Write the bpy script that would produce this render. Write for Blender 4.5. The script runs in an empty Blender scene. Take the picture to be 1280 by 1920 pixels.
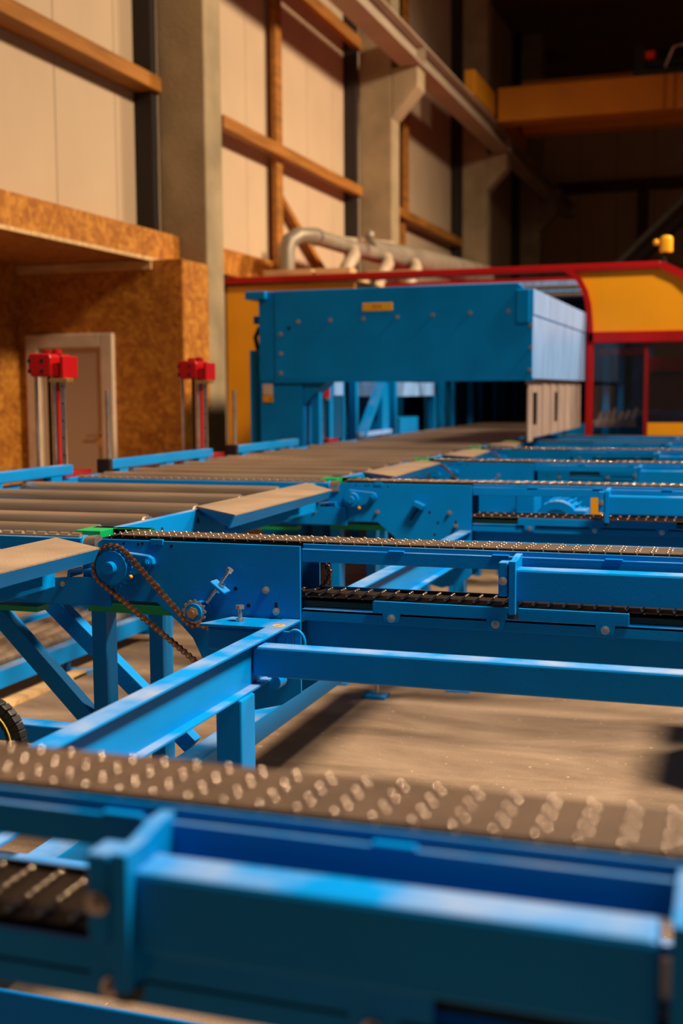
import bpy, math, random
from mathutils import Vector, Matrix
random.seed(7)
S = 0.83           # working units -> metres
ZF = 0.25          # the floor lies at z = -0.25 in working units
def T(p): return Vector((p[0]*S, p[1]*S, (p[2]+ZF)*S))
scene = bpy.context.scene
COL = scene.collection

# ---------------- camera ----------------
def rotcam(yaw, pitch, roll):
    f = Vector((-math.sin(yaw)*math.cos(pitch), math.cos(yaw)*math.cos(pitch), -math.sin(pitch)))
    r = Vector((math.cos(yaw), math.sin(yaw), 0)); d = f.cross(r)
    c, s = math.cos(roll), math.sin(roll)
    return (c*r+s*d), (-s*r+c*d), f
cr, cd, cf = rotcam(0.32201733, 0.10016538, 0.00638177)
cam_data = bpy.data.cameras.new('camera'); cam = bpy.data.objects.new('camera', cam_data); COL.objects.link(cam)
m = Matrix((cr, -cd, -cf)).transposed().to_4x4(); m.translation = T((0, 0, 1.5)); cam.matrix_world = m
cam_data.sensor_fit = 'VERTICAL'; cam_data.sensor_height = 36.0; cam_data.sensor_width = 24.0
cam_data.lens = 2264.2*36/1920
cam_data.clip_start = 0.05; cam_data.clip_end = 200
cam_data.dof.use_dof = True; cam_data.dof.focus_distance = 4.2*S; cam_data.dof.aperture_fstop = 2.4
scene.camera = cam
# ---------------- world, lamps, exposure ----------------
world = bpy.data.worlds.new('world'); scene.world = world; world.use_nodes = True
bg = world.node_tree.nodes['Background']; bg.inputs[0].default_value = (1.0, 0.88, 0.76, 1); bg.inputs[1].default_value = 0.085
def area_lamp(name, p, target, size, power, color, spread=180):
    l = bpy.data.lights.new(name, 'AREA'); l.shape = 'DISK'; l.size = size; l.energy = power; l.color = color
    l.spread = math.radians(spread)
    o = bpy.data.objects.new(name, l); COL.objects.link(o); o.location = T(p)
    o.rotation_euler = (T(target)-T(p)).to_track_quat('-Z', 'Y').to_euler(); return o
area_lamp('hall_and_fill_lamp', (4.2, 11.2, 9.4), (-3.9, 11.2, 0.8), 1.2, 900, (1.0, 0.80, 0.56), 150)
area_lamp('hall_and_fill_lamp', (4.8, 19.0, 9.4), (-4.6, 19.8, 1.6), 1.4, 520, (1.0, 0.81, 0.58), 94)  # added lamp, brightens the farther wall bays
area_lamp('hall_and_fill_lamp', (3.6, 3.6, 9.4), (-0.9, 3.2, 0.2), 1.8, 590, (1.0, 0.83, 0.64), 100)  # added fill lamp above the foreground conveyors
scene.view_settings.view_transform = 'Standard'; scene.view_settings.look = 'None'
scene.view_settings.gamma = 1.0; scene.view_settings.use_curve_mapping = False
scene.view_settings.exposure = -0.08

# ---------------- materials ----------------
MATS = {}
def mat(name, color, rough=0.5, metal=0.0, var=0.12, vscale=6.0, bump=0.0, bscale=60.0, dust=0.0, color2=None, coords='Object', stretch=(1,1,1), spec=0.35):
    if name in MATS: return MATS[name]
    mm = bpy.data.materials.new(name); mm.use_nodes = True; nt = mm.node_tree; b = nt.nodes['Principled BSDF']
    tc = nt.nodes.new('ShaderNodeTexCoord'); mp = nt.nodes.new('ShaderNodeMapping'); mp.inputs['Scale'].default_value = stretch
    geo = nt.nodes.new('ShaderNodeNewGeometry')
    nt.links.new(geo.outputs['Position'] if coords == 'World' else tc.outputs['Object'], mp.inputs['Vector'])
    n = nt.nodes.new('ShaderNodeTexNoise'); n.inputs['Scale'].default_value = vscale; n.inputs['Detail'].default_value = 6
    nt.links.new(mp.outputs[0], n.inputs['Vector'])
    ramp = nt.nodes.new('ShaderNodeValToRGB'); ramp.color_ramp.elements[0].position = 0.32; ramp.color_ramp.elements[1].position = 0.68
    c2 = color2 or tuple(min(1, c*(1+var)) for c in color)
    c1 = tuple(c*(1-var) for c in color)
    ramp.color_ramp.elements[0].color = (*c1, 1); ramp.color_ramp.elements[1].color = (*c2, 1)
    nt.links.new(n.outputs['Fac'], ramp.inputs[0]); out = ramp.outputs[0]
    b.inputs['Roughness'].default_value = rough; b.inputs['Metallic'].default_value = metal
    b.inputs['Specular IOR Level'].default_value = spec
    if dust > 0:   # dust lies on faces that look up
        sx = nt.nodes.new('ShaderNodeSeparateXYZ'); nt.links.new(geo.outputs['Normal'], sx.inputs[0])
        mr = nt.nodes.new('ShaderNodeMapRange'); mr.inputs[1].default_value = 0.75; mr.inputs[2].default_value = 1.0
        nt.links.new(sx.outputs['Z'], mr.inputs[0])
        n2 = nt.nodes.new('ShaderNodeTexNoise'); n2.inputs['Scale'].default_value = 5; n2.inputs['Detail'].default_value = 8
        nt.links.new(geo.outputs['Position'], n2.inputs['Vector'])
        mr2 = nt.nodes.new('ShaderNodeMapRange'); mr2.inputs[1].default_value = 0.42; mr2.inputs[2].default_value = 0.66
        mr2.inputs[3].default_value = 0.0; mr2.inputs[4].default_value = dust
        nt.links.new(n2.outputs['Fac'], mr2.inputs[0])
        mu = nt.nodes.new('ShaderNodeMath'); mu.operation = 'MULTIPLY'; nt.links.new(mr.outputs[0], mu.inputs[0]); nt.links.new(mr2.outputs[0], mu.inputs[1])
        mx = nt.nodes.new('ShaderNodeMix'); mx.data_type = 'RGBA'
        nt.links.new(mu.outputs[0], mx.inputs[0]); nt.links.new(out, mx.inputs[6]); mx.inputs[7].default_value = (0.42, 0.36, 0.30, 1)
        out = mx.outputs[2]
        rr = nt.nodes.new('ShaderNodeMapRange'); rr.inputs[3].default_value = rough; rr.inputs[4].default_value = min(1, rough+0.35)
        nt.links.new(mu.outputs[0], rr.inputs[0]); nt.links.new(rr.outputs[0], b.inputs['Roughness'])
    nt.links.new(out, b.inputs['Base Color'])
    if bump > 0:
        n3 = nt.nodes.new('ShaderNodeTexNoise'); n3.inputs['Scale'].default_value = bscale; n3.inputs['Detail'].default_value = 5
        nt.links.new(mp.outputs[0], n3.inputs['Vector'])
        bp = nt.nodes.new('ShaderNodeBump'); bp.inputs['Strength'].default_value = bump; bp.inputs['Distance'].default_value = 0.01
        nt.links.new(n3.outputs['Fac'], bp.inputs['Height']); nt.links.new(bp.outputs[0], b.inputs['Normal'])
    MATS[name] = mm; return mm
def osb_mat():
    mm = bpy.data.materials.new('osb_board'); mm.use_nodes = True; nt = mm.node_tree; b = nt.nodes['Principled BSDF']
    geo = nt.nodes.new('ShaderNodeNewGeometry')
    wn = nt.nodes.new('ShaderNodeTexNoise'); wn.inputs['Scale'].default_value = 4
    nt.links.new(geo.outputs['Position'], wn.inputs['Vector'])
    mx0 = nt.nodes.new('ShaderNodeMix'); mx0.data_type = 'RGBA'; mx0.inputs[0].default_value = 0.12
    nt.links.new(geo.outputs['Position'], mx0.inputs[6]); nt.links.new(wn.outputs['Color'], mx0.inputs[7])
    v = nt.nodes.new('ShaderNodeTexVoronoi'); v.inputs['Scale'].default_value = 26; v.inputs['Randomness'].default_value = 1
    nt.links.new(mx0.outputs[2], v.inputs['Vector'])
    v2 = nt.nodes.new('ShaderNodeTexVoronoi'); v2.inputs['Scale'].default_value = 11
    nt.links.new(mx0.outputs[2], v2.inputs['Vector'])
    sp = nt.nodes.new('ShaderNodeSeparateColor'); nt.links.new(v.outputs['Color'], sp.inputs[0])
    sp2 = nt.nodes.new('ShaderNodeSeparateColor'); nt.links.new(v2.outputs['Color'], sp2.inputs[0])
    ad = nt.nodes.new('ShaderNodeMath'); ad.operation = 'MULTIPLY_ADD'; ad.inputs[1].default_value = 0.6
    m2 = nt.nodes.new('ShaderNodeMath'); m2.operation = 'MULTIPLY'; m2.inputs[1].default_value = 0.4
    nt.links.new(sp2.outputs[0], m2.inputs[0]); nt.links.new(sp.outputs[0], ad.inputs[0]); nt.links.new(m2.outputs[0], ad.inputs[2])
    r = nt.nodes.new('ShaderNodeValToRGB'); e = r.color_ramp.elements
    e[0].position = 0.1; e[0].color = (0.30, 0.085, 0.008, 1); e[1].position = 0.95; e[1].color = (0.60, 0.25, 0.03, 1)
    k = e.new(0.5); k.color = (0.42, 0.145, 0.012, 1)
    nt.links.new(ad.outputs[0], r.inputs[0]); nt.links.new(r.outputs[0], b.inputs['Base Color'])
    b.inputs['Roughness'].default_value = 0.55
    return mm
def floor_mat():
    mm = bpy.data.materials.new('concrete_floor'); mm.use_nodes = True; nt = mm.node_tree; b = nt.nodes['Principled BSDF']
    geo = nt.nodes.new('ShaderNodeNewGeometry')
    mp = nt.nodes.new('ShaderNodeMapping'); mp.inputs['Scale'].default_value = (0.7, 1.6, 1); mp.inputs['Rotation'].default_value = (0, 0, 0.25)
    nt.links.new(geo.outputs['Position'], mp.inputs['Vector'])
    n = nt.nodes.new('ShaderNodeTexNoise'); n.inputs['Scale'].default_value = 1.5; n.inputs['Detail'].default_value = 9; n.inputs['Roughness'].default_value = 0.65; n.inputs['Distortion'].default_value = 0.6
    nt.links.new(mp.outputs[0], n.inputs['Vector'])
    r = nt.nodes.new('ShaderNodeValToRGB'); e = r.color_ramp.elements
    e[0].position = 0.34; e[0].color = (0.13, 0.08, 0.044, 1); e[1].position = 0.66; e[1].color = (0.31, 0.21, 0.135, 1)
    nt.links.new(n.outputs['Fac'], r.inputs[0])
    n2 = nt.nodes.new('ShaderNodeTexNoise'); n2.inputs['Scale'].default_value = 38; n2.inputs['Detail'].default_value = 3
    nt.links.new(geo.outputs['Position'], n2.inputs['Vector'])
    r2 = nt.nodes.new('ShaderNodeValToRGB'); r2.color_ramp.elements[0].position = 0.68; r2.color_ramp.elements[1].position = 0.73
    nt.links.new(n2.outputs['Fac'], r2.inputs[0])
    mx = nt.nodes.new('ShaderNodeMix'); mx.data_type = 'RGBA'
    mu = nt.nodes.new('ShaderNodeMath'); mu.operation = 'MULTIPLY'; mu.inputs[1].default_value = 0.6
    nt.links.new(r2.outputs[0], mu.inputs[0]); nt.links.new(mu.outputs[0], mx.inputs[0])
    nt.links.new(r.outputs[0], mx.inputs[6]); mx.inputs[7].default_value = (0.62, 0.5, 0.36, 1)
    nt.links.new(mx.outputs[2], b.inputs['Base Color']); b.inputs['Roughness'].default_value = 0.6
    n3 = nt.nodes.new('ShaderNodeTexNoise'); n3.inputs['Scale'].default_value = 90; nt.links.new(geo.outputs['Position'], n3.inputs['Vector'])
    bp = nt.nodes.new('ShaderNodeBump'); bp.inputs['Strength'].default_value = 0.25; bp.inputs['Distance'].default_value = 0.01
    nt.links.new(n3.outputs['Fac'], bp.inputs['Height']); nt.links.new(bp.outputs[0], b.inputs['Normal'])
    return mm
def glass_mat():
    mm = bpy.data.materials.new('tinted_glass'); mm.use_nodes = True; nt = mm.node_tree; b = nt.nodes['Principled BSDF']
    b.inputs['Base Color'].default_value = (0.75, 0.72, 0.78, 1); b.inputs['Roughness'].default_value = 0.03
    b.inputs['Transmission Weight'].default_value = 1.0; b.inputs['IOR'].default_value = 1.45
    return mm
BLUE = mat('blue_paint', (0.0, 0.20, 0.56), 0.38, 0, 0.08, 3.0, 0.05, 120, dust=0.5, spec=0.12)
BLUEC = mat('blue_paint_clean', (0.0, 0.20, 0.56), 0.34, 0, 0.10, 3.0, 0.04, 120, spec=0.12)
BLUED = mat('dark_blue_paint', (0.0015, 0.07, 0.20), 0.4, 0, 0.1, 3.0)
PALEBL = mat('pale_and_lit_blue_paint', (0.22, 0.42, 0.85), 0.35, 0, 0.22, 4.0, stretch=(5, 5, 0.6))  # also holds the lit look of the housing's right side
SLAT = mat('brown_steel_slat', (0.072, 0.042, 0.025), 0.55, 0.0, 0.22, 9.0, coords='World')
KNUC = mat('hinge_knuckle_steel', (0.75, 0.58, 0.44), 0.17, 0.9, 0.1, 9.0)
STEEL = mat('steel', (0.55, 0.46, 0.40), 0.32, 0.9, 0.15, 20)
CHAIN = mat('oily_chain_steel', (0.30, 0.15, 0.085), 0.38, 0.85, 0.25, 30, coords='World')
PINS = mat('bronze_chain_pins', (0.62, 0.40, 0.25), 0.3, 0.9, 0.1)
ROLL = mat('roller_steel', (0.46, 0.34, 0.25), 0.28, 0.75, 0.22, 3.0, stretch=(0.6, 8, 8), coords='World')
PLATE = mat('dusty_cover_plate', (0.27, 0.185, 0.12), 0.6, 0.1, 0.18, 5.0, 0.3, 150)
BLACK = mat('black_plastic', (0.012, 0.010, 0.009), 0.45, 0, 0.1)
HOLE = mat('dark_hole', (0.001, 0.006, 0.02), 0.8, 0, 0.0)
GREEN = mat('green_plastic', (0.0, 0.30, 0.085), 0.4, 0, 0.1)
RED = mat('red_paint', (0.36, 0.003, 0.004), 0.38, 0, 0.12, 3.0)
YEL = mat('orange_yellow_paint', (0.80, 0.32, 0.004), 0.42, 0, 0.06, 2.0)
YELD = mat('crane_yellow_dimmed', (0.50, 0.19, 0.004), 0.6, 0, 0.12, 1.0)  # crane yellow darkened, the dim light up there is in the colour
CREAM = mat('cream_wall_panel', (0.52, 0.37, 0.235), 0.55, 0, 0.05, 1.0)
DOORM = mat('cream_door_paint', (0.60, 0.44, 0.30), 0.5, 0, 0.04, 1.0)
CONC = mat('column_concrete', (0.31, 0.225, 0.125), 0.8, 0, 0.22, 2.0, 0.4, 30, coords='World')
WOOD = mat('orange_timber', (0.31, 0.115, 0.015), 0.6, 0, 0.3, 2.0, 0.2, 20, stretch=(6, 0.6, 6), coords='World')
WOODP = mat('pale_timber', (0.62, 0.38, 0.17), 0.6, 0, 0.25, 3.0, stretch=(1, 6, 6), coords='World')
DARKST = mat('dark_joint_and_strip', (0.02, 0.013, 0.01), 0.7, 0, 0.1)
ROOF = mat('brown_roof_deck', (0.20, 0.10, 0.045), 0.8, 0, 0.2, 0.5)
GIRD = mat('grey_girder_paint', (0.36, 0.27, 0.19), 0.5, 0, 0.1, 1.0)
PIPE = mat('galvanised_duct', (0.27, 0.215, 0.155), 0.5, 0.4, 0.2, 3.0)
TAN = mat('tan_strip', (0.36, 0.27, 0.24), 0.5, 0.1, 0.35, 6.0, stretch=(5, 5, 0.4), coords='World')
PAPER = mat('paper_label', (0.55, 0.42, 0.33), 0.6)
OSB = osb_mat(); FLOOR = floor_mat(); GLASS = glass_mat()
LAMP = mat('amber_lens', (0.9, 0.42, 0.02), 0.3)

# ---------------- mesh builder ----------------
class MB:
    def __init__(s): s.v = []; s.f = []; s.sm = []
    def add(s, vs, fs, smooth=False):
        n = len(s.v); s.v += [tuple(v) for v in vs]; s.f += [tuple(i+n for i in f) for f in fs]; s.sm += [smooth]*len(fs); return s
    def box(s, x0, x1, y0, y1, z0, z1):
        return s.add([(x0,y0,z0),(x1,y0,z0),(x1,y1,z0),(x0,y1,z0),(x0,y0,z1),(x1,y0,z1),(x1,y1,z1),(x0,y1,z1)],
                     [(0,3,2,1),(4,5,6,7),(0,1,5,4),(1,2,6,5),(2,3,7,6),(3,0,4,7)])
    def bar(s, p, q, w, h, up=(0,0,1)):
        p, q = Vector(p), Vector(q); d = (q-p).normalized(); u = Vector(up); a = d.cross(u).normalized(); u = a.cross(d).normalized()
        vs = [c + a*sx*w/2 + u*sz*h/2 for c in (p, q) for sx, sz in ((-1,-1),(1,-1),(1,1),(-1,1))]
        return s.add(vs, [(3,2,1,0),(4,5,6,7),(0,1,5,4),(1,2,6,5),(2,3,7,6),(3,0,4,7)])
    def cyl(s, p, q, r, n=16, r2=None, smooth=True):
        p, q = Vector(p), Vector(q); r2 = r if r2 is None else r2; d = (q-p).normalized()
        a = d.orthogonal().normalized(); b = d.cross(a); k = len(s.v)
        vs = [c + (a*math.cos(2*math.pi*i/n) + b*math.sin(2*math.pi*i/n))*rr for c, rr in ((p, r), (q, r2)) for i in range(n)]
        s.add(vs, [(i, (i+1) % n, n+(i+1) % n, n+i) for i in range(n)], smooth)
        s.add(vs[:n], [tuple(range(n-1, -1, -1))]); s.add(vs[n:], [tuple(range(n))]); return s
    def tube(s, pts, r, n=12, closed=False):
        P = [Vector(p) for p in pts]; rings = []; prev = None
        rr = r if isinstance(r, (list, tuple)) else [r]*len(P)
        for i, p in enumerate(P):
            if closed: d = (P[(i+1) % len(P)]-P[i-1]).normalized()
            else: d = ((P[min(i+1, len(P)-1)]-P[max(i-1, 0)])).normalized()
            if prev is None: a = d.orthogonal().normalized()
            else: a = (prev - d*prev.dot(d)).normalized()
            prev = a; b = d.cross(a)
            rings.append([p + (a*math.cos(2*math.pi*k/n)+b*math.sin(2*math.pi*k/n))*rr[i] for k in range(n)])
        vs = [v for g in rings for v in g]; L = len(P); fs = []
        for i in range(L if closed else L-1):
            j = (i+1) % L
            fs += [(i*n+k, i*n+(k+1) % n, j*n+(k+1) % n, j*n+k) for k in range(n)]
        s.add(vs, fs, True)
        if not closed: s.add(rings[0], [tuple(range(n-1, -1, -1))]); s.add(rings[-1], [tuple(range(n))])
        return s
    def prism(s, pts, axis, a0, a1):   # outline extruded along an axis; pts in the two other coordinates
        def mk(p, a): return (a, p[0], p[1]) if axis == 'x' else ((p[0], a, p[1]) if axis == 'y' else (p[0], p[1], a))
        n = len(pts); s.add([mk(p, a0) for p in pts]+[mk(p, a1) for p in pts],
              [tuple(range(n)), tuple(range(2*n-1, n-1, -1))]+[(i, n+i, n+(i+1) % n, (i+1) % n) for i in range(n)]); return s
    def ball(s, c, r, n=10, sc=(1,1,1)):
        vs = []; fs = []
        for i in range(n//2+1):
            t = math.pi*i/(n//2)
            for k in range(n): vs.append((c[0]+r*sc[0]*math.sin(t)*math.cos(2*math.pi*k/n), c[1]+r*sc[1]*math.sin(t)*math.sin(2*math.pi*k/n), c[2]+r*sc[2]*math.cos(t)))
        for i in range(n//2):
            for k in range(n): fs.append((i*n+k, (i+1)*n+k, (i+1)*n+(k+1) % n, i*n+(k+1) % n))
        return s.add(vs, fs, True)
    def bolt(s, c, r=0.011, axis='y', h=0.012):   # hexagon head with washer; c on the surface, head sticks out towards -y / +z
        d = Vector((0, -1, 0)) if axis == 'y' else Vector((0, 0, 1)) if axis == 'z' else Vector((1, 0, 0))
        c = Vector(c); s.cyl(c-d*0.002, c+d*0.003, r*1.35, 12); s.cyl(c+d*0.003, c+d*h, r, 6, smooth=False)
        s.cyl(c+d*h, c+d*(h+0.006), r*0.5, 8); return s
    def mesh(s, name, mt, org):
        me = bpy.data.meshes.new(name)
        me.from_pydata([tuple(T(v)-org) for v in s.v], [], s.f); me.materials.append(mt)
        for p, sm in zip(me.polygons, s.sm): p.use_smooth = sm
        me.update(); return me
    def build(s, name, mt, parent=None, bevel=0, fix=True, org=None):
        pw = parent_world(parent); o3 = pw if parent else (T(org) if org else T(s.base()))
        me = s.mesh(name, mt, o3 if parent else o3)
        if fix: fixn(me)
        o = bpy.data.objects.new(name, me); COL.objects.link(o)
        if parent: o.parent = parent; o['_w'] = tuple(pw)
        else: o.location = o3; o['_w'] = tuple(o3)
        if bevel:
            b = o.modifiers.new('bevel', 'BEVEL'); b.width = bevel*S; b.segments = 2; b.limit_method = 'ANGLE'; b.angle_limit = math.radians(50)
        return o
    def base(s):
        xs = [v[0] for v in s.v]; ys = [v[1] for v in s.v]; zs = [v[2] for v in s.v]
        return ((min(xs)+max(xs))/2, (min(ys)+max(ys))/2, min(zs))
import bmesh
def fixn(me):
    b = bmesh.new(); b.from_mesh(me); bmesh.ops.recalc_face_normals(b, faces=b.faces); b.to_mesh(me); b.free()
def parent_world(p): return Vector(p['_w']) if p else None
def tag(o, label=None, cat=None, group=None, kind=None):
    if label: o['label'] = label
    if cat: o['category'] = cat
    if group: o['group'] = group
    if kind: o['kind'] = kind
    return o
def thing(name, p, label, cat, group=None, kind=None):
    o = bpy.data.objects.new(name, None); COL.objects.link(o); o.location = T(p); o['_w'] = tuple(T(p)); o.empty_display_size = 0.1
    return tag(o, label, cat, group, kind)
def inst(name, me, parent, loc, rot=None):   # shared-mesh child placed at a working-unit position
    o = bpy.data.objects.new(name, me); COL.objects.link(o); o.parent = parent
    o.location = T(loc)-parent_world(parent)
    if rot: o.rotation_euler = rot
    return o
def localmesh(mb, name, mt):    # mesh around its own origin
    me = bpy.data.meshes.new(name); me.from_pydata([tuple(Vector(v)*S) for v in mb.v], [], mb.f); me.materials.append(mt)
    for p, sm in zip(me.polygons, mb.sm): p.use_smooth = sm
    fixn(me); return me

# ================= THE BUILDING =================
FZ = -0.25
MB().box(-9, 15, -3, 44, FZ-0.3, FZ).build('floor', FLOOR)['kind'] = 'structure'
MB().box(-9, 15, -1, 44, 12.0, 12.3).build('ceiling', ROOF)['kind'] = 'structure'
wl = MB().box(-7.1, -6.95, 3.0, 13.4, 3.32, 12.0).box(-7.1, -6.95, 13.4, 44, FZ, 12.0).build('wall_left', DARKST); wl['kind'] = 'structure'
PW = 1.273
y = 11.258-PW*6
pw_hi = localmesh(MB().box(0, 0.09, 0.006, PW-0.006, 0, 12.0-3.33), 'wall_panel', CREAM)
pw_full = localmesh(MB().box(0, 0.09, 0.006, PW-0.006, 0, 12.24), 'wall_panel', CREAM)
while y < 42:
    if y+PW < 13.9: inst('wall_panel', pw_hi, wl, (-6.94, y, 3.33))
    else: inst('wall_panel', pw_full, wl, (-6.94, y, FZ))
    y += PW
wb = MB().box(-7.1, 15, 43.0, 43.2, FZ, 12.0).build('wall_back', DARKST); wb['kind'] = 'structure'
pb = localmesh(MB().box(0.01, 1.24, 0, 0.09, 0, 12.24), 'wall_panel', mat('back_wall_panel', (0.62, 0.44, 0.24), 0.6, 0, 0.05, 1.0))
for i in range(17): inst('wall_panel', pb, wb, (-6.85+i*1.25, 42.9, FZ))
MB().box(14.6, 14.9, 13.0, 43.0, FZ, 12.0).build('wall_right', CREAM)['kind'] = 'structure'

# concrete columns with corbels
names = ['wide grey concrete column behind the chipboard door box', 'concrete column with crane corbel, second from the left of the photo',
         'smaller concrete column with corbel, third from the left', 'dim farthest concrete column before the back wall']
for i, yy in enumerate((13.1, 20.9, 29.1, 37.0)):
    c = MB()
    if i == 0: c.box(-6.6, -6.0, yy, yy+0.48, FZ, 12.0)
    else: c.box(-6.6, -6.0, yy, yy+0.5, FZ, 12.0).prism([(-6.0, 6.24), (-5.53, 6.74), (-5.53, 7.10), (-6.0, 7.10)], 'y', yy, yy+0.5)
    o = c.build('concrete_column', CONC, bevel=0.02); tag(o, names[i], 'column', 'concrete columns along the left wall')
    o['kind'] = 'structure'
    d = MB().box(-6.86, -6.62, yy-0.12, yy+0.02, 3.35 if i == 0 else FZ, 12.0).build('column_dark_strip', DARKST, o)  # near-black strip between the wall panels and the column
# timber rails
def rail(y0, y1, z0, z1, label, x0=-6.84, x1=-6.55):
    tag(MB().box(x0, x1, y0, y1, z0, z1).build('timber_rail', WOOD, bevel=0.006), label, 'rail', 'timber rails along the left wall')
rail(4.5, 13.2, 4.97, 5.14, 'long timber rail across the top left wall panels')
rail(14.9, 21.0, 4.93, 5.10, 'timber rail in the middle bay, left of the second column', -6.675)
rail(14.9, 21.0, 7.45, 7.65, 'highest timber rail running under the crane runway', -6.675)
rail(22.4, 29.0, 4.93, 5.10, 'farthest timber rail, between the two corbel columns')
def post(y0, y1, z0, z1, label, x0=-6.76, x1=-6.68):
    tag(MB().box(x0, x1, y0, y1, z0, z1).build('timber_post', WOOD, bevel=0.006), label, 'post', 'timber wall posts')
post(17.1, 17.35, 5.12, 11.9, 'timber wall post rising above the middle bay rail')
post(17.1, 17.35, 3.07, 4.91, 'timber wall post below the middle bay rail, beside the duct elbow')
post(24.3, 24.55, 5.12, 11.9, 'dark timber post above the farthest rail')
post(24.0, 24.3, 3.07, 4.91, 'short timber post under the farthest rail')
tag(MB().bar((-6.76, 17.38, 4.4), (-6.76, 19.4, 3.45), 0.12, 0.10).build('timber_brace', WOOD), 'diagonal timber brace behind the elbow duct', 'brace')
tag(MB().box(-6.83, -6.74, 22.6, 23.9, 3.07, 4.91).build('chipboard_sheet', OSB), 'upright orange board between far timber posts', 'board')
tag(MB().box(-6.83, -6.72, 13.7, 17.0, 3.08, 3.42).build('chipboard_strip', OSB), 'orange chipboard strip low on the wall above the machine hood', 'board')
# chipboard canopy, side wall and door box
can = MB().box(-8.3, -6.35, 4.0, 13.08, 2.98, 3.31).build('chipboard_canopy', OSB); tag(can, 'orange chipboard canopy jutting from the left wall above the door', 'canopy')
MB().box(-6.37, -6.345, 4.0, 13.08, 2.96, 3.0).build('edge_strip', WOODP, can)
w2 = MB().box(-8.3, -8.1, 4.0, 12.4, FZ, 2.98).build('wall_recess', OSB); w2['kind'] = 'structure'
ch = thing('chipboard_door_wall', (-7.2, 12.4, FZ), 'orange chipboard wall holding the cream door, left of the concrete column', 'wall', kind='structure')
DX0, DX1, DZ = -8.0, -6.86, 2.17
MB().box(-8.3, DX0, 12.4, 12.5, FZ, 2.98).box(DX0, DX1, 12.4, 12.5, DZ, 2.98).box(DX1, -6.0, 12.4, 12.5, FZ, 2.975).build('front_board', OSB, ch)
MB().box(-6.1, -5.99, 12.41, 13.09, FZ, 2.97).build('side_board', OSB, ch)
MB().box(-8.3, -6.1, 12.5, 13.09, 2.90, 2.97).build('top_board', OSB, ch)
MB().box(-8.1, -6.36, 12.36, 12.4, 2.87, 2.97).build('ceiling_batten', WOODP, ch)
dr = thing('door_1', (-7.43, 12.4, FZ), 'cream door with cream frame in the chipboard wall', 'door', kind='structure')
fw = 0.16
MB().box(DX0, DX0+fw, 12.34, 12.5, FZ, DZ).box(DX1-fw, DX1, 12.34, 12.5, FZ, DZ).box(DX0+fw, DX1-fw, 12.34, 12.5, DZ-fw, DZ).build('door_frame', mat('door_frame_paint', (0.66, 0.5, 0.35), 0.5), dr, bevel=0.012)
MB().box(DX0+fw, DX1-fw, 12.42, 12.47, FZ, DZ-fw).build('door_leaf', DOORM, dr)
MB().cyl((-7.08, 12.42, 1.0), (-7.08, 12.34, 1.0), 0.018).cyl((-7.08, 12.35, 1.0), (-7.22, 12.35, 1.0), 0.014).box(-7.11, -7.05, 12.41, 12.42, 0.88, 1.05).build('door_handle', STEEL, dr)

# crane runway girder (I section) with rail
rg = thing('crane_runway', (-5.65, 13.5, 7.10), 'long grey crane runway girder lying on the column corbels', 'girder')
MB().box(-5.85, -5.45, 8, 41, 7.10, 7.14).box(-5.68, -5.62, 8, 41, 7.14, 7.46).box(-5.85, -5.45, 8, 41, 7.46, 7.50).build('girder', GIRD, rg, bevel=0.006)
MB().box(-5.69, -5.61, 8, 41, 7.50, 7.58).build('crane_rail', mat('rail_steel', (0.5, 0.38, 0.28), 0.35, 0.6), rg)
for yy in (13.3, 21.15, 29.35, 37.25):
    MB().box(-5.84, -5.46, yy-0.012, yy+0.012, 7.14, 7.46).build('web_stiffener', GIRD, rg)
# overhead crane
cr_ = thing('overhead_crane', (0, 27.5, 7.5), 'dim yellow overhead crane bridge under the roof', 'crane')
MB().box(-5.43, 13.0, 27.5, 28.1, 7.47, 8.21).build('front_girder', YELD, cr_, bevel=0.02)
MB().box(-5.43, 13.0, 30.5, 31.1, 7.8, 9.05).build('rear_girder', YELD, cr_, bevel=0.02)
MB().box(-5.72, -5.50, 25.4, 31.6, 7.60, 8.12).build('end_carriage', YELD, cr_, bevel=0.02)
for xx in (-1.83, -1.62): MB().box(xx, xx+0.03, 27.47, 27.5, 7.47, 8.21).build('girder_seam', mat('brown_stain', (0.25, 0.08, 0.01), 0.7), cr_)
ho = thing('crane_hoist', (-1.7, 29.0, 8.22), 'dark hoist trolley on the crane bridge with a red light', 'hoist')
MB().box(-2.5, -1.0, 27.6, 30.4, 8.22, 8.36).build('trolley_frame', BLACK, ho)
MB().cyl((-2.3, 28.4, 8.66), (-1.2, 28.4, 8.66), 0.29, 20).build('drum', BLACK, ho)
MB().box(-2.5, -2.25, 28.0, 28.7, 8.36, 9.0).build('gearbox', BLACK, ho, bevel=0.03)
MB().box(-1.25, -1.0, 28.0, 28.7, 8.36, 9.15).build('hoist_motor', BLACK, ho, bevel=0.03)
MB().box(-2.24, -2.05, 27.7, 27.95, 8.62, 8.76).build('red_light', mat('red_lens', (0.7, 0.03, 0.01), 0.4), ho)
MB().tube([(-1.83, 27.75, 8.4), (-1.66, 27.7, 8.8), (-1.42, 27.7, 8.85), (-1.33, 27.75, 8.5)], 0.03, 8).build('cable_loop', STEEL, ho)
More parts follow.
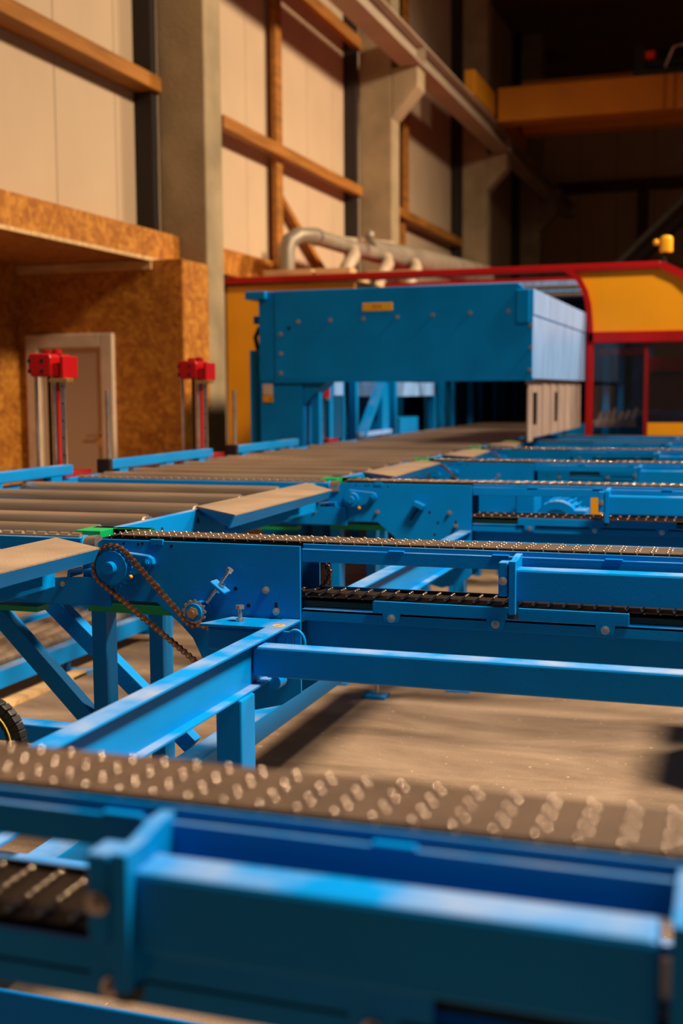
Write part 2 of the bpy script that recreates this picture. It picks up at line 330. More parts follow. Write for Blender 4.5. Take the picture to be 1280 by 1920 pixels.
# back wall beams
tag(MB().box(-6.8, 14, 42.55, 42.88, 8.18, 8.52).build('back_wall_beam', mat('dark_timber', (0.10, 0.04, 0.015), 0.7)), 'dark horizontal beam across the back wall', 'beam')
tag(MB().box(-3.6, -3.28, 42.6, 42.88, FZ, 8.17).build('back_wall_post', MATS['dark_timber']), 'dark upright post on the back wall under the beam', 'post')
in_c = thing('inclined_conveyor', (-2.3, 30, 3.0), 'dark tubular conveyor slanting up at the far right', 'conveyor')
MB().cyl((-4.6, 30, 2.6), (1.5, 30, 8.4), 0.17, 18).build('tube_body', DARKST, in_c)
MB().cyl((-4.6, 30.1, 2.95), (1.5, 30.1, 8.85), 0.09, 12).build('upper_rail', mat('grey_green_steel', (0.10, 0.10, 0.08), 0.5), in_c)
MB().cyl((-4.0, 30, FZ), (-4.0, 30, 3.2), 0.12, 12).build('support_leg', DARKST, in_c)

# ================= CONVEYORS =================
def slat_meshes():
    p = MB().box(-0.0235, 0.0235, 0, 0.15, -0.004, 0)
    kn = MB()
    for j in range(7):
        xx = 0.0235+(0.006 if j % 2 else -0.006); y0 = 0.005+j*0.0215
        kn.ball((xx, y0+0.006, 0.0010), 0.0042, 12, (1, 1.0, 0.9))
        kn.ball((0.0246, y0+0.006, -0.0085), 0.0060, 10, (1, 1.45, 1))
    return p, kn
sp_, kn_ = slat_meshes()
def joined(pa, pb, name):
    me = localmesh(pa, name, SLAT); me.materials.append(KNUC)
    n = len(pa.f); mbj = MB(); mbj.v = pa.v+pb.v; mbj.f = pa.f+[tuple(i+len(pa.v) for i in f) for f in pb.f]; mbj.sm = pa.sm+pb.sm
    me2 = localmesh(mbj, name, SLAT); me2.materials.append(KNUC)
    for i, p in enumerate(me2.polygons): p.material_index = 0 if i < n else 1
    return me2, mbj, n
SLATME, SLATMB, SLATN = joined(sp_, kn_, 'chain_slat')
PITCH = 0.0497; CXH, CZH, RH = -2.165, 0.8825, 0.0975; XEND = 1.45
def slat_path():
    out = []; L1 = XEND-CXH; La = math.pi*RH; n = int((2*L1+La)/PITCH)
    for i in range(n):
        s_ = i*PITCH
        if s_ < L1: out.append((XEND-s_, CZH+RH, 0.0))           # top, moving to -x
        elif s_ < L1+La:
            a = (s_-L1)/RH; out.append((CXH-RH*math.sin(a), CZH+RH*math.cos(a), -a))
        else: out.append((CXH+(s_-L1-La), CZH-RH, math.pi))
    return out
SP = slat_path()
# roller chain loop of the head drive (x, z), big sprocket -> motor sprocket
def chain_path(links):
    pts = []
    c1, r1 = (-2.14, 0.874), 0.078; c2, r2 = (-1.66, 0.53), 0.076
    for a in range(48, 226, 6): pts.append((c1[0]+r1*math.cos(math.radians(a)), c1[1]+r1*math.sin(math.radians(a))))
    for a in range(228, 410, 8): pts.append((c2[0]+r2*math.cos(math.radians(a)), c2[1]+r2*math.sin(math.radians(a))))
    pts.append((-1.700, 0.652)); pts.append((-1.752, 0.666)); 
    c3, r3 = (-1.821, 0.727), 0.044
    for a in (300, 285, 270, 250, 235): pts.append((c3[0]+r3*math.cos(math.radians(a)), c3[1]+r3*math.sin(math.radians(a))*1.12))
    # resample
    segs = []; tot = 0; P = pts+[pts[0]]
    for i in range(len(pts)):
        l = math.dist(P[i], P[i+1]); segs.append((tot, l, P[i], P[i+1])); tot += l
    n = int(tot/0.0212); n -= n % 2; st = tot/n; res = []
    for k in range(n):
        t = k*st
        for s0, l, a, b in segs:
            if s0 <= t <= s0+l+1e-9: u = (t-s0)/l if l else 0; res.append((a[0]+(b[0]-a[0])*u, a[1]+(b[1]-a[1])*u)); break
    return res
def link_mesh(outer):
    w = 0.0065 if outer else 0.0045; m_ = MB(); st = 0.0212
    for sgn in (-1, 1):
        yy = sgn*w; out = []
        for k in range(7): a = math.radians(90+k*30); out.append((0.0078*math.cos(a), 0.0098*math.sin(a)))
        out.append((st/2, -0.0050))
        for k in range(7): a = math.radians(-90+k*30); out.append((st+0.0078*math.cos(a), 0.0098*math.sin(a)))
        out.append((st/2, 0.0050))
        m_.prism(out, 'y', yy-0.0012, yy+0.0012)
    return localmesh(m_, 'chain_link', CHAIN)
LINK_O, LINK_I = link_mesh(True), link_mesh(False)
def drive_chain(cv, Y, detailed):
    P = chain_path(0); y = Y-0.095
    pins = MB()
    for x, z in P: pins.cyl((x, y-0.0105, z), (x, y+0.0105, z), 0.0045, 8)
    for x, z in P: pins.cyl((x, y-0.004, z), (x, y+0.004, z), 0.0062, 8)
    ob = pins.build('drive_chain', PINS, cv)
    if detailed:
        for i, (x, z) in enumerate(P):
            x2, z2 = P[(i+1) % len(P)]; a = math.atan2(z2-z, x2-x)
            inst('chain_link', LINK_O if i % 2 else LINK_I, ob, (x, y, z), (0, -a, 0))
    else:
        m_ = MB()
        for i, (x, z) in enumerate(P):
            x2, z2 = P[(i+1) % len(P)]; m_.bar((x, y, z), (x2, y, z2), 0.013, 0.014, (0, 1, 0))
        ob2 = m_.build('chain_link', CHAIN, ob); ob2['kind'] = 'stuff'
def sprocket(x, z, y0, y1, r, n, mb):
    o = []
    for i in range(n*4):
        a = 2*math.pi*i/(n*4); rr = r*(1.0 if i % 4 in (0, 1) else 0.84); o.append((x+rr*math.cos(a), z+rr*math.sin(a)))
    return mb.prism(o, 'y', y0, y1)
conv_labels = [
 'blurred blue slat chain conveyor nearest the camera, across the bottom of the photo',
 'blue slat chain conveyor in sharp focus with the brown roller chain drive at its head',
 'third blue slat chain conveyor, behind the sharp one, with a motor in its opening',
 'fourth blue slat chain conveyor, with a round chain wheel at its head',
 'fifth blue slat chain conveyor, narrow strip behind the fourth',
 'sixth blue slat chain conveyor, thin strip close in front of the striped curtain',
 'farthest blue slat chain conveyor beside the red hood post']
YS = [1.36, 3.91, 6.68, 8.78, 10.68, 12.35, 13.75]
HEAD = [(-2.185, 0.966), (-1.447, 0.966), (-1.447, 0.45), (-1.52, 0.40), (-1.62, 0.375), (-1.72, 0.40), (-1.80, 0.50), (-1.86, 0.62),
        (-1.905, 0.665), (-2.0, 0.742), (-2.30, 0.742), (-2.30, 0.87), (-2.27, 0.93), (-2.215, 0.966)]
def conveyor(k):
    Y = YS[k]; cv = thing('chain_conveyor', (-0.5, Y+0.07, FZ), conv_labels[k], 'conveyor', 'parallel blue slat chain conveyors')
    # slats
    if k < 5:
        cut = SP if k != 4 else [q for q in SP if q[1] > 0.9 or q[0] > -1.6]
        for x, z, a in cut:
            inst('chain_slat', SLATME, cv, (x, Y, z), (0, a, 0))
    else:
        mj = MB()
        for x, z, a in SP:
            if z < 0.8: continue
            ca, sa = math.cos(a), math.sin(a)
            mj.add([(x+v[0]*ca+v[2]*sa, Y+v[1], z-v[0]*sa+v[2]*ca) for v in sp_.v], sp_.f)
        mj.build('chain_slat', SLAT, cv)['kind'] = 'stuff'
    # head plates
    p = MB().prism(HEAD, 'y', Y-0.030, Y-0.020).build('head_plate', BLUEC, cv, bevel=0.0015)
    hl = MB()
    for hx, hz in ((-2.129, 0.953), (-2.07, 0.952), (-2.053, 0.955), (-1.993, 0.953), (-1.937, 0.950), (-1.641, 0.749), (-1.69, 0.807), (-1.66, 0.68)):
        hl.cyl((hx, Y-0.0308, hz), (hx, Y-0.029, hz), 0.005 if hz > 0.9 else 0.0075, 12)
    hl.box(-1.542, -1.532, Y-0.0308, Y-0.029, 0.738, 0.765).build('hole', HOLE, cv)['kind'] = 'stuff'
    MB().prism(HEAD, 'y', Y+0.17, Y+0.18).build('head_plate', BLUEC, cv)
    MB().box(-2.02, -1.97, Y-0.034, Y-0.022, 0.952, 0.972).build('top_notch', BLUEC, cv, bevel=0.002)
    for bx, bz in ((-1.575, 0.807), (-1.537, 0.733), (-2.0, 0.80)): MB().bolt((bx, Y-0.030, bz), 0.010).build('bolt', STEEL, cv)
    # drum, shaft, guides
    MB().cyl((CXH, Y+0.01, CZH), (CXH, Y+0.14, CZH), 0.085, 24).build('head_drum', BLACK, cv)
    MB().box(-2.38, -2.275, Y+0.06, Y+0.20, 0.955, 0.984).box(-2.276, -2.12, Y+0.155, Y+0.20, 0.955, 0.984).prism([(-2.37, 0.984), (-2.12, 0.984), (-2.12, 0.975), (-2.30, 0.93)], 'y', Y+0.155, Y+0.20).build('nose_guide', GREEN, cv, bevel=0.003)
    MB().box(-2.30, -1.46, Y+0.0, Y+0.15, 0.690, 0.722).build('return_guide', GREEN, cv)
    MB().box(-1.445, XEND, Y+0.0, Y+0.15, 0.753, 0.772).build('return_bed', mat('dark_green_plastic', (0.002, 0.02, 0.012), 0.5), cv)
    # top rail
    MB().box(-1.445, XEND, Y-0.016, Y+0.175, 0.945, 0.955).box(-1.445, XEND, Y-0.016, Y-0.008, 0.910, 0.946).box(-1.445, XEND, Y-0.006, Y+0.0, 0.955, 0.972).box(-1.445, XEND, Y+0.15, Y+0.156, 0.955, 0.972).box(-1.445, XEND, Y+0.167, Y+0.175, 0.905, 0.945).build('top_rail', BLUE, cv, bevel=0.002)
    MB().box(-2.17, XEND, Y+0.002, Y+0.148, 0.957, 0.972).build('wear_bed', BLACK, cv)
    for tx in (-1.106, -0.75, -0.385, -0.02): MB().box(tx-0.028, tx+0.028, Y-0.020, Y-0.004, 0.9552, 0.9600).build('weld_tab', BLUEC, cv, bevel=0.002)
    # return channel and guide plate
    MB().box(-1.445, XEND, Y-0.022, Y+0.0, 0.736, 0.746).box(-1.445, XEND, Y-0.022, Y-0.016, 0.706, 0.746).box(-1.445, XEND, Y+0.156, Y+0.164, 0.690, 0.80).box(-1.445, XEND, Y+0.0, Y+0.16, 0.735, 0.750).build('return_channel', BLUE, cv, bevel=0.002)
    gp = [(-1.185, 0.748), (-1.185, 0.783), (-1.181, 0.788), (-0.333, 0.788), (-0.333, 0.748)]
    for bx in (-0.407, -0.762, -1.119): gp += [(bx+0.032, 0.748), (bx+0.026, 0.722), (bx+0.02, 0.716), (bx-0.02, 0.716), (bx-0.026, 0.722), (bx-0.032, 0.748)]
    MB().prism(gp, 'y', Y-0.032, Y-0.022).build('guide_plate', BLUEC, cv, bevel=0.0015)
    MB().box(-1.16, -0.34, Y+0.15, Y+0.154, 0.772, 0.80).build('guide_strip', BLACK, cv)
    for bx in (-1.119, -0.762, -0.407): MB().bolt((bx, Y-0.032, 0.731), 0.0105).build('bolt', STEEL, cv)
    # main beam below
    if k: MB().box(-1.445, XEND, Y+0.03, Y+0.06, 0.51, 0.735).box(-1.445, XEND, Y-0.01, Y+0.10, 0.50, 0.51).build('main_beam', BLUED if False else BLUE, cv, bevel=0.002)
    # side box beam and its end brackets
    zb0, zb1 = 0.826, 0.930
    bb = MB().box(-0.684, -0.070, Y-0.118, Y-0.052, zb0, zb1).build('side_beam', BLUE, cv, bevel=0.008)
    for sx, xx in ((1, -0.70), (-1, -0.058)):
        x0, x1 = (xx, xx+0.016) if sx > 0 else (xx-0.0, xx+0.016)
        x1 = x0+0.022
        MB().prism([(Y-0.138, 0.785), (Y-0.075, 0.785), (Y-0.070, 0.80), (Y-0.02, 0.90), (Y-0.002, 0.945), (Y-0.002, 0.966), (Y-0.04, 0.966), (Y-0.09, 0.957), (Y-0.138, 0.957)], 'x', x0, x1).build('end_plate', BLUE, cv, bevel=0.002)
        fx = (x0-0.034, x0-0.004) if sx > 0 else (x1+0.004, x1+0.034)
        MB().box(fx[0], fx[1], Y-0.135, Y-0.090, 0.842, 0.953).box(min(fx[0], x0), max(fx[1], x1), Y-0.096, Y-0.086, 0.842, 0.953).build('fixing_plate', BLUE, cv, bevel=0.004)
        MB().bolt(((fx[0]+fx[1])/2, Y-0.135, 0.893), 0.0105).build('bolt', STEEL, cv)
        MB().cyl((x0+0.010, Y-0.115, 0.786), (x0+0.010, Y-0.115, 0.770), 0.018, 12).build('rubber_pad', BLACK, cv)
    # legs with feet
    legs = [(-2.313, -2.253, Y+0.04, 0.742), (-2.115, -2.057, Y+0.12, 0.70), (-1.573, -1.512, Y+0.07, 0.45) if k != 1 else (0.9, 0.96, Y+0.07, 0.45), (0.4, 0.46, Y+0.07, 0.45)]
    for x0, x1, yy, zt in legs:
        lg = MB().box(x0, x1, yy, yy+0.09, FZ+0.06, zt).build('leg', BLUEC, cv, bevel=0.006)
        if k in (0, 1, 2, 3):
            MB().box(x0-0.04, x1+0.04, yy-0.02, yy+0.08, FZ, FZ+0.015).build('foot_plate', BLUE, lg, bevel=0.002)
            MB().cyl(((x0+x1)/2, yy+0.045, FZ+0.015), ((x0+x1)/2, yy+0.045, FZ+0.06), 0.01, 10).cyl((x0-0.02, yy-0.0, FZ+0.015), (x0-0.02, yy-0.0, FZ+0.045), 0.007, 8).build('levelling_bolt', STEEL, lg)
    # tie strut across the bed side
    # hub / sprocket
    hb = MB(); hx, hz = -2.14, 0.874
    fl = []
    for i in range(24):
        a = 2*math.pi*i/24; fl.append((hx+0.05*math.cos(a), hz+0.05*math.sin(a)))
    cap = [(hx-0.058*math.cos(math.radians(t)), hz-0.058*math.sin(math.radians(t))) for t in range(-70, 96, 12)]
    cap = cap + [(-2.015, 0.865), (-1.998, 0.885), (-2.003, 0.905), (-2.02, 0.915)]
    MB().prism(cap, 'y', Y-0.056, Y-0.030).build('bearing_flange', BLUE, cv, bevel=0.004)
    MB().bolt((-2.022, Y-0.056, 0.89), 0.011).build('bolt', BLUEC, cv)
    if k in (1, 3, 4):
        sp = MB(); sprocket(hx, hz, Y-0.099, Y-0.091, 0.079, 22, sp); sp.cyl((hx, Y-0.108, hz), (hx, Y-0.085, hz), 0.061, 32)
        s0 = sp.build('drive_sprocket', BLUEC, cv)
        MB().cyl((hx, Y-0.135, hz), (hx, Y-0.05, hz), 0.023, 16, 0.026).build('hub', BLUEC, cv, bevel=0.004)
        MB().ball((-2.082, Y-0.07, 0.838), 0.008).build('grease_nipple', YEL, cv)
        drive_chain(cv, Y, k == 1)
        idl = MB(); sprocket(-1.821, 0.727, Y-0.099, Y-0.091, 0.046, 13, idl); idl.build('idler_sprocket', STEEL, cv)
        MB().cyl((-1.821, Y-0.107, 0.727), (-1.821, Y-0.03, 0.727), 0.032, 24).build('idler_boss', BLUEC, cv)
        MB().cyl((-1.821, Y-0.118, 0.727), (-1.821, Y-0.107, 0.727), 0.021, 6, smooth=False).cyl((-1.821, Y-0.128, 0.727), (-1.821, Y-0.118, 0.727), 0.012, 12).build('idler_nut', mat('brass_steel', (0.55, 0.33, 0.17), 0.35, 0.9), cv)
        ms = MB(); sprocket(-1.66, 0.53, Y-0.099, Y-0.091, 0.076, 20, ms); ms.cyl((-1.66, Y-0.10, 0.53), (-1.66, Y-0.03, 0.53), 0.03).build('motor_sprocket', STEEL, cv)
        # tension screw
        a0, a1 = Vector((-1.785, Y-0.065, 0.757)), Vector((-1.700, Y-0.065, 0.872)); d = (a1-a0).normalized()
        MB().cyl(a0, a1, 0.0065, 10).cyl(a1, a1+d*0.012, 0.0135, 6, smooth=False).build('tension_screw', STEEL, cv)
        mid = Vector((-1.737, Y-0.06, 0.815)); side = Vector((d.z, 0, -d.x))
        MB().bar(mid-side*0.034, mid+side*0.034, 0.012, 0.055, (0, 1, 0)).build('screw_block', BLUE, cv, bevel=0.004)
        MB().cyl(mid+d*0.006, mid+d*0.016, 0.012, 6, smooth=False).cyl(mid-d*0.020, mid-d*0.008, 0.012, 6, smooth=False).build('nut', STEEL, cv)
    else:
        MB().cyl((hx, Y-0.085, hz), (hx, Y-0.05, hz), 0.040, 28).cyl((hx, Y-0.105, hz), (hx, Y-0.08, hz), 0.020, 16).build('hub', BLUE, cv, bevel=0.004)
        MB().ball((-2.10, Y-0.062, 0.825), 0.009).build('grease_nipple', YEL, cv)
        a0 = Vector((-1.80, Y-0.04, 0.76)); a1 = Vector((-1.74, Y-0.04, 0.85))
        MB().bar(a0, a1, 0.006, 0.014, (0, 1, 0)).build('slot', HOLE, cv)
        MB().bar(Vector((-1.775, Y-0.055, 0.862)), Vector((-1.715, Y-0.055, 0.835)), 0.03, 0.05, (0, 1, 0)).build('slot_block', BLUE, cv, bevel=0.004)
    return cv
convs = [conveyor(k) for k in range(7)]
# short hanging chain seen in the frame opening of the sharp conveyor
hc = MB(); pts = [(-1.425+0.02*math.sin(t*0.7), 4.07, 0.885-0.0175*t) for t in range(6)]
hc.tube(pts, 0.006, 8)
for p in pts: hc.ball(p, 0.0115, 8, (1, 0.8, 1))
tag(hc.build('drive_chain', CHAIN, convs[1]))

# ================= I-BEAMS BETWEEN CONVEYORS, CROSS TUBES =================
def ibeam(y0, y1, label, detail):
    t = thing('steel_beam', (-1.48, (y0+y1)/2, 0.55), label, 'beam', 'blue I-beams linking the conveyors')
    c = -1.4785; hw = 0.034; zt, zb = 0.710, 0.560
    MB().box(c-hw, c+hw, y0, y1, zt-0.008, zt).box(c-0.003, c+0.003, y0, y1, zb+0.004, zt-0.004).box(c-hw, c+hw, y0, y1, zb, zb+0.008).build('i_section', BLUE, t, bevel=0.0015)
    yp = y1-0.55
    if detail: lg = MB().box(-1.522, -1.435, yp, yp+0.11, FZ+0.02, zb).build('leg', BLUEC, t, bevel=0.006)
    if detail: MB().box(-1.56, -1.40, yp-0.04, yp+0.15, FZ, FZ+0.02).build('foot_plate', BLUE, lg)
    if detail:
        MB().prism([(-1.76, 3.725), (-1.512, 3.725), (-1.512, 3.872), (-1.70, 3.872)], 'z', 0.698, 0.708).build('side_plate', BLUE, t, bevel=0.0015)
        MB().box(-1.74, -1.52, 3.74, 3.86, 0.61, 0.698).build('motor_box', BLUEC, t, bevel=0.012)
        MB().cyl((-1.64, 3.80, 0.708), (-1.64, 3.80, 0.717), 0.016, 6, smooth=False).cyl((-1.64, 3.80, 0.717), (-1.64, 3.80, 0.752), 0.0075, 12).cyl((-1.64, 3.80, 0.752), (-1.64, 3.80, 0.764), 0.0165, 6, smooth=False).build('bolt', STEEL, t)
        MB().cyl((-1.4785, 3.755, 0.7102), (-1.4785, 3.755, 0.7108), 0.022, 24).build('sticker', mat('amber_sticker', (0.7, 0.36, 0.08), 0.5), t)
        MB().bar((-1.492, 3.745, 0.7110), (-1.465, 3.765, 0.7110), 0.002, 0.0006).bar((-1.483, 3.743, 0.7110), (-1.474, 3.767, 0.7110), 0.002, 0.0006).build('sticker_mark', BLACK, t)
        ring = [(-1.405+0.032*math.cos(a*math.pi/12), 3.72, 0.662+0.042*math.sin(a*math.pi/12)) for a in range(24)]
        MB().tube(ring, 0.006, 8, closed=True).build('lifting_ring', BLUE, t)
        MB().box(-1.475, -1.41, 3.715, 3.727, 0.62, 0.70).build('ring_plate', BLUEC, t, bevel=0.003)
        MB().cyl((-1.44, 3.60, 0.552), (-1.44, 3.66, 0.552), 0.026, 20).build('lower_boss', BLUEC, t)
    return t
ibeam(YS[0]+0.19, YS[1]-0.035, 'wide blue I-beam running from the foreground up to the sharp head plate', True)
ibeam(YS[1]+0.19, YS[2]-0.035, 'blue I-beam seen through the frame opening of the sharp conveyor', False)
ibeam(YS[2]+0.19, YS[3]-0.035, 'small blue I-beam seen through the opening beside the motor', False)
def xtube(y0, label):
    t = MB().box(-1.470, 1.3, y0, y0+0.07, 0.594, 0.692).build('cross_tube', BLUE, bevel=0.008)
    tag(t, label, 'tube', 'blue cross tubes in front of conveyors')
    MB().bolt((-1.35, y0, 0.60), 0.001).v
    return t
xtube(3.50, 'long blue square tube crossing to the right from the wide I-beam')
xtube(6.27, 'blue square tube under the third conveyor, behind the sharp one')
# lower frame beams near the floor
fb = MB().box(-1.96, -1.86, 2.1, 6.55, 0.06, 0.16).build('floor_beam', BLUE, bevel=0.006)
for q in (2.6, 6.5):
    MB().box(-2.04, -1.90, q-0.06, q+0.06, FZ, FZ+0.018).build('foot_plate', BLUE, fb, bevel=0.002)
    MB().cyl((-1.96, q, FZ+0.018), (-1.96, q, 0.062), 0.012, 10).build('foot_bolt', STEEL, fb)
tag(fb, 'low blue frame tube running back beneath the wide I-beam', 'beam')
tag(MB().box(-1.86, -1.79, 3.25, 3.33, 0.17, 0.24).box(-1.865, -1.855, 3.24, 3.34, 0.165, 0.245).build('channel_stub', BLUEC), 'small blue channel stub beside the low frame tube', 'bracket')
tag(MB().box(-3.9, -1.9, 3.40, 3.47, 0.335, 0.40).build('cross_strut', BLUE, bevel=0.005), 'blue strut crossing behind the black cable chain', 'strut')
tag(MB().box(-2.4, 0.8, 2.02, 2.028, 0.12, 0.283).build('low_cross_tube', BLUEC, bevel=0.006), 'dark blurred blue tube at the bottom left edge', 'tube')
tag(MB().box(-1.9, 0.8, 2.12, 2.20, 0.42, 0.50).build('low_cross_tube', BLUE, bevel=0.006), 'light topped blue tube glimpsed inside the frame of the nearest conveyor', 'tube')
for (p, q, l) in (((-2.745-0.25, 4.0, 0.89), (-2.20, 4.0, 0.10), 'front dark blue diagonal brace, left of the legs'),
                  ((-2.75, 4.2, 0.76), (-2.02, 4.2, 0.12), 'rear dark blue diagonal brace, between the two legs')):
    tag(MB().bar(p, q, 0.07, 0.055, (0, 1, 0)).build('diagonal_brace', BLUE, bevel=0.004), l, 'brace', 'diagonal braces under the roller bed')
# black cable chain
ccn = thing('cable_chain', (-2.0, 3.0, 0.40), 'black curved cable chain with a yellow cable at the left edge', 'cable chain')
pth = []
for i in range(15):
    a = math.radians(115-i*9.6); pth.append((-2.13+0.115*math.cos(a), 3.0, 0.465+0.115*math.sin(a)))
for i in range(4): pth.append((-2.018-0.006*i, 3.0, 0.45-0.03*i))
for i in range(len(pth)-1):
    a, b = Vector(pth[i]), Vector(pth[i+1]); MB().bar(a+(a-b)*0.12, b*0.99+a*0.01, 0.055, 0.032 if i % 2 else 0.036, (0, 1, 0)).build('chain_segment', BLACK, ccn, bevel=0.003)
MB().tube([(x+0.0, 2.968, z) for x, _, z in pth], 0.0022, 6).build('cable', mat('yellow_cable', (0.6, 0.42, 0.03), 0.5), ccn)

# ================= ROLLER BED =================
rb = thing('roller_conveyor', (-3.2, 12, FZ), 'long bed of brown steel rollers running to the back between blue rails', 'roller conveyor')
Y0, Y1 = 2.4, 25.0
ry = [3.05, 3.5, 4.2, 4.60, 5.10, 5.62, 6.14]
yy = 7.05
while yy < Y1-0.1:
    if all(abs(yy-Y-0.04) > 0.15 for Y in YS): ry.append(yy)
    yy += 0.40
def roller_me():
    r = MB().cyl((-3.99, 0, 0), (-2.415, 0, 0), 0.043, 24).cyl((-2.415, 0, 0), (-2.395, 0, 0), 0.034, 18).cyl((-2.40, 0, 0), (-2.385, 0, 0), 0.014, 6)
    r.cyl((-4.03, 0, 0), (-3.99, 0, 0), 0.030, 12)
    return localmesh(r, 'roller', ROLL)
RM = roller_me()
for yy in ry: inst('roller', RM, rb, (0, yy, 0.938))
def brk(a, b, mbx, x0, x1, z0, z1):
    mbx.box(x0, x1, a, b, z0, z1)
m1 = MB(); brk(YS[1]+0.22, YS[2]-0.10, m1, -2.385, -2.35, 0.80, 0.965); brk(YS[0]+0.3, YS[1]-0.14, m1, -2.385, -2.35, 0.80, 0.965)
for a, b in zip(YS[2:], YS[3:]+[25.0]): brk(a+0.22, b-0.10, m1, -2.385, -2.35, 0.80, 0.965)
m1.build('side_rail', BLUE, rb, bevel=0.003)
MB().box(-4.07, -4.03, Y0, Y1, 0.80, 0.962).build('side_rail', BLUE, rb, bevel=0.003)
MB().box(-3.99, -2.40, Y0+6, Y1, 0.72, 0.74).build('bed_pan', mat('pan_steel', (0.16, 0.10, 0.06), 0.6, 0.2), rb)
for hy, r_ in ((4.62, 0.010), (4.98, 0.014), (5.3, 0.010)):
    MB().cyl((-2.348, hy, 0.915), (-2.351, hy, 0.915), r_, 16).build('hole', HOLE, rb)
MB().bolt((-2.35, 4.33, 0.92), 0.010, 'x').build('bolt', STEEL, rb)
for yy in (3.2, 5.4, 8.0, 11.8, 16, 20, 24):
    for xx in (-4.07,) + ((-2.40,) if yy > 6 else ()): MB().box(xx, xx+0.05, yy, yy+0.06, FZ, 0.80).build('leg', BLUE, rb)
# strands of chain crossing the roller bed
strand_l = ['short chain strand across the rollers, left of the sharp conveyor head', 'chain strand across the rollers in line with the third conveyor', 'chain strand across the rollers in line with the fourth conveyor']
for i, k in enumerate((1, 2, 3)):
    Y = YS[k]; st = thing('transfer_strand', (-3.2, Y, 0.70), strand_l[i], 'chain strand', 'chain strands between the rollers')
    MB().box(-3.98, -2.30, Y+0.00, Y+0.07, 0.885, 0.962).build('strand_rail', BLUE, st, bevel=0.003)
    n = MB()
    for j in range(33):
        xx = -3.96+j*0.05; n.cyl((xx-0.018, Y+0.035, 0.968), (xx+0.018, Y+0.035, 0.968), 0.011, 8); n.box(xx-0.024, xx+0.024, Y+0.012, Y+0.058, 0.962, 0.969)
    n.build('strand_chain', ROLL, st)
    MB().cyl((-2.285, Y-0.02, 0.940), (-2.235, Y-0.02, 0.946), 0.034, 24).build('end_wheel', STEEL, st)
    MB().cyl((-2.292, Y-0.02, 0.939), (-2.284, Y-0.02, 0.940), 0.038, 24).build('wheel_rim', BLUE, st)
    MB().prism([(-3.98, 0.70), (-3.98, 0.80), (-2.62, 0.79), (-2.60, 0.808), (-2.19, 0.83), (-2.18, 0.718), (-2.50, 0.722), (-2.62, 0.735)], 'y', Y-0.044, Y-0.032).build('support_plate', BLUEC, st, bevel=0.002)
    MB().box(-3.98, -2.33, Y-0.032, Y+0.10, 0.715, 0.735).build('support_shelf', BLUEC, st)
    MB().bolt((-2.378, Y-0.035, 0.795), 0.011).build('bolt', STEEL, st)
    MB().bar((-2.50, Y-0.045, 0.775), (-2.44, Y-0.045, 0.805), 0.02, 0.03, (0, 1, 0)).build('clip', STEEL, st)
    z0 = 0.82
    MB().prism([(-2.36, z0), (-2.355, z0+0.028), (-2.25, z0+0.036), (-2.245, z0+0.004), (-2.255, z0+0.004), (-2.259, z0+0.027), (-2.345, z0+0.020), (-2.35, z0)], 'y', Y-0.045, Y+0.05).build('open_tube', BLUE, st)
    MB().box(-3.98, -2.5, Y-0.03, Y+0.05, 0.68, 0.70).build('green_guide', GREEN, st)
# transfer cover plates
def cover(corners, label, rearlow=0.0):
    t = thing('cover_plate', (-2.2, sum(c[1] for c in corners)/4, 0.90), label, 'cover plate', 'dusty brown cover plates beside the roller bed')
    z1 = 0.982; tp = MB(); tp.prism(corners, 'z', z1-0.005, z1); tp.build('top_plate', PLATE, t)
    a, b = corners[1], corners[2]
    MB().add([(a[0], a[1], z1-0.005), (b[0], b[1], z1-0.005), (b[0]-0.022, b[1], z1-0.05), (a[0]-0.025, a[1], z1-0.058), (a[0]-0.008, a[1], z1-0.005), (b[0]-0.008, b[1], z1-0.005), (b[0]-0.030, b[1], z1-0.05), (a[0]-0.033, a[1], z1-0.058)],
             [(0, 1, 2, 3), (4, 5, 6, 7), (0, 4, 5, 1), (3, 2, 6, 7), (0, 3, 7, 4), (1, 2, 6, 5)]).build('skirt', BLUEC, t)
    c, d = corners[0], corners[1]
    MB().add([(c[0], c[1], z1-0.005), (d[0], d[1], z1-0.005), (d[0]-0.05, d[1]+0.05, z1-0.058), (c[0], c[1]+0.05, z1-0.045), (c[0], c[1]+0.008, z1-0.005), (d[0], d[1]+0.008, z1-0.005), (d[0]-0.05, d[1]+0.058, z1-0.058), (c[0], c[1]+0.058, z1-0.045)],
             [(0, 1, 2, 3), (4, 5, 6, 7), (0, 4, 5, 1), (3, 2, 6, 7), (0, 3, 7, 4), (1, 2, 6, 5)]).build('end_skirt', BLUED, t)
    MB().box(-2.28, -2.20, corners[1][1]+0.45, corners[2][1]-0.1, 0.86, 0.925).build('under_channel', BLUEC, t)
cover([(-2.34, 2.45), (-2.035, 2.15), (-2.04, 3.55), (-2.335, 3.76)], 'brown cover plate cut by the left edge, left of the chain drive')
cover([(-2.354, 4.97), (-2.03, 4.665), (-2.05, 5.99), (-2.342, 6.40)], 'brown cover plate in the middle, behind the sharp conveyor head')
cover([(-2.315, 7.38), (-2.0, 7.01), (-2.06, 8.42), (-2.276, 8.72)], 'small brown cover plate beside the fourth conveyor head')
cover([(-2.315, 9.5), (-2.0, 9.2), (-2.06, 10.2), (-2.276, 10.55)], 'pale cover plate beside the fifth conveyor head')
cover([(-2.315, 11.3), (-2.0, 11.05), (-2.06, 11.9), (-2.276, 12.2)], 'farthest tiny cover plate beside the sixth conveyor head')

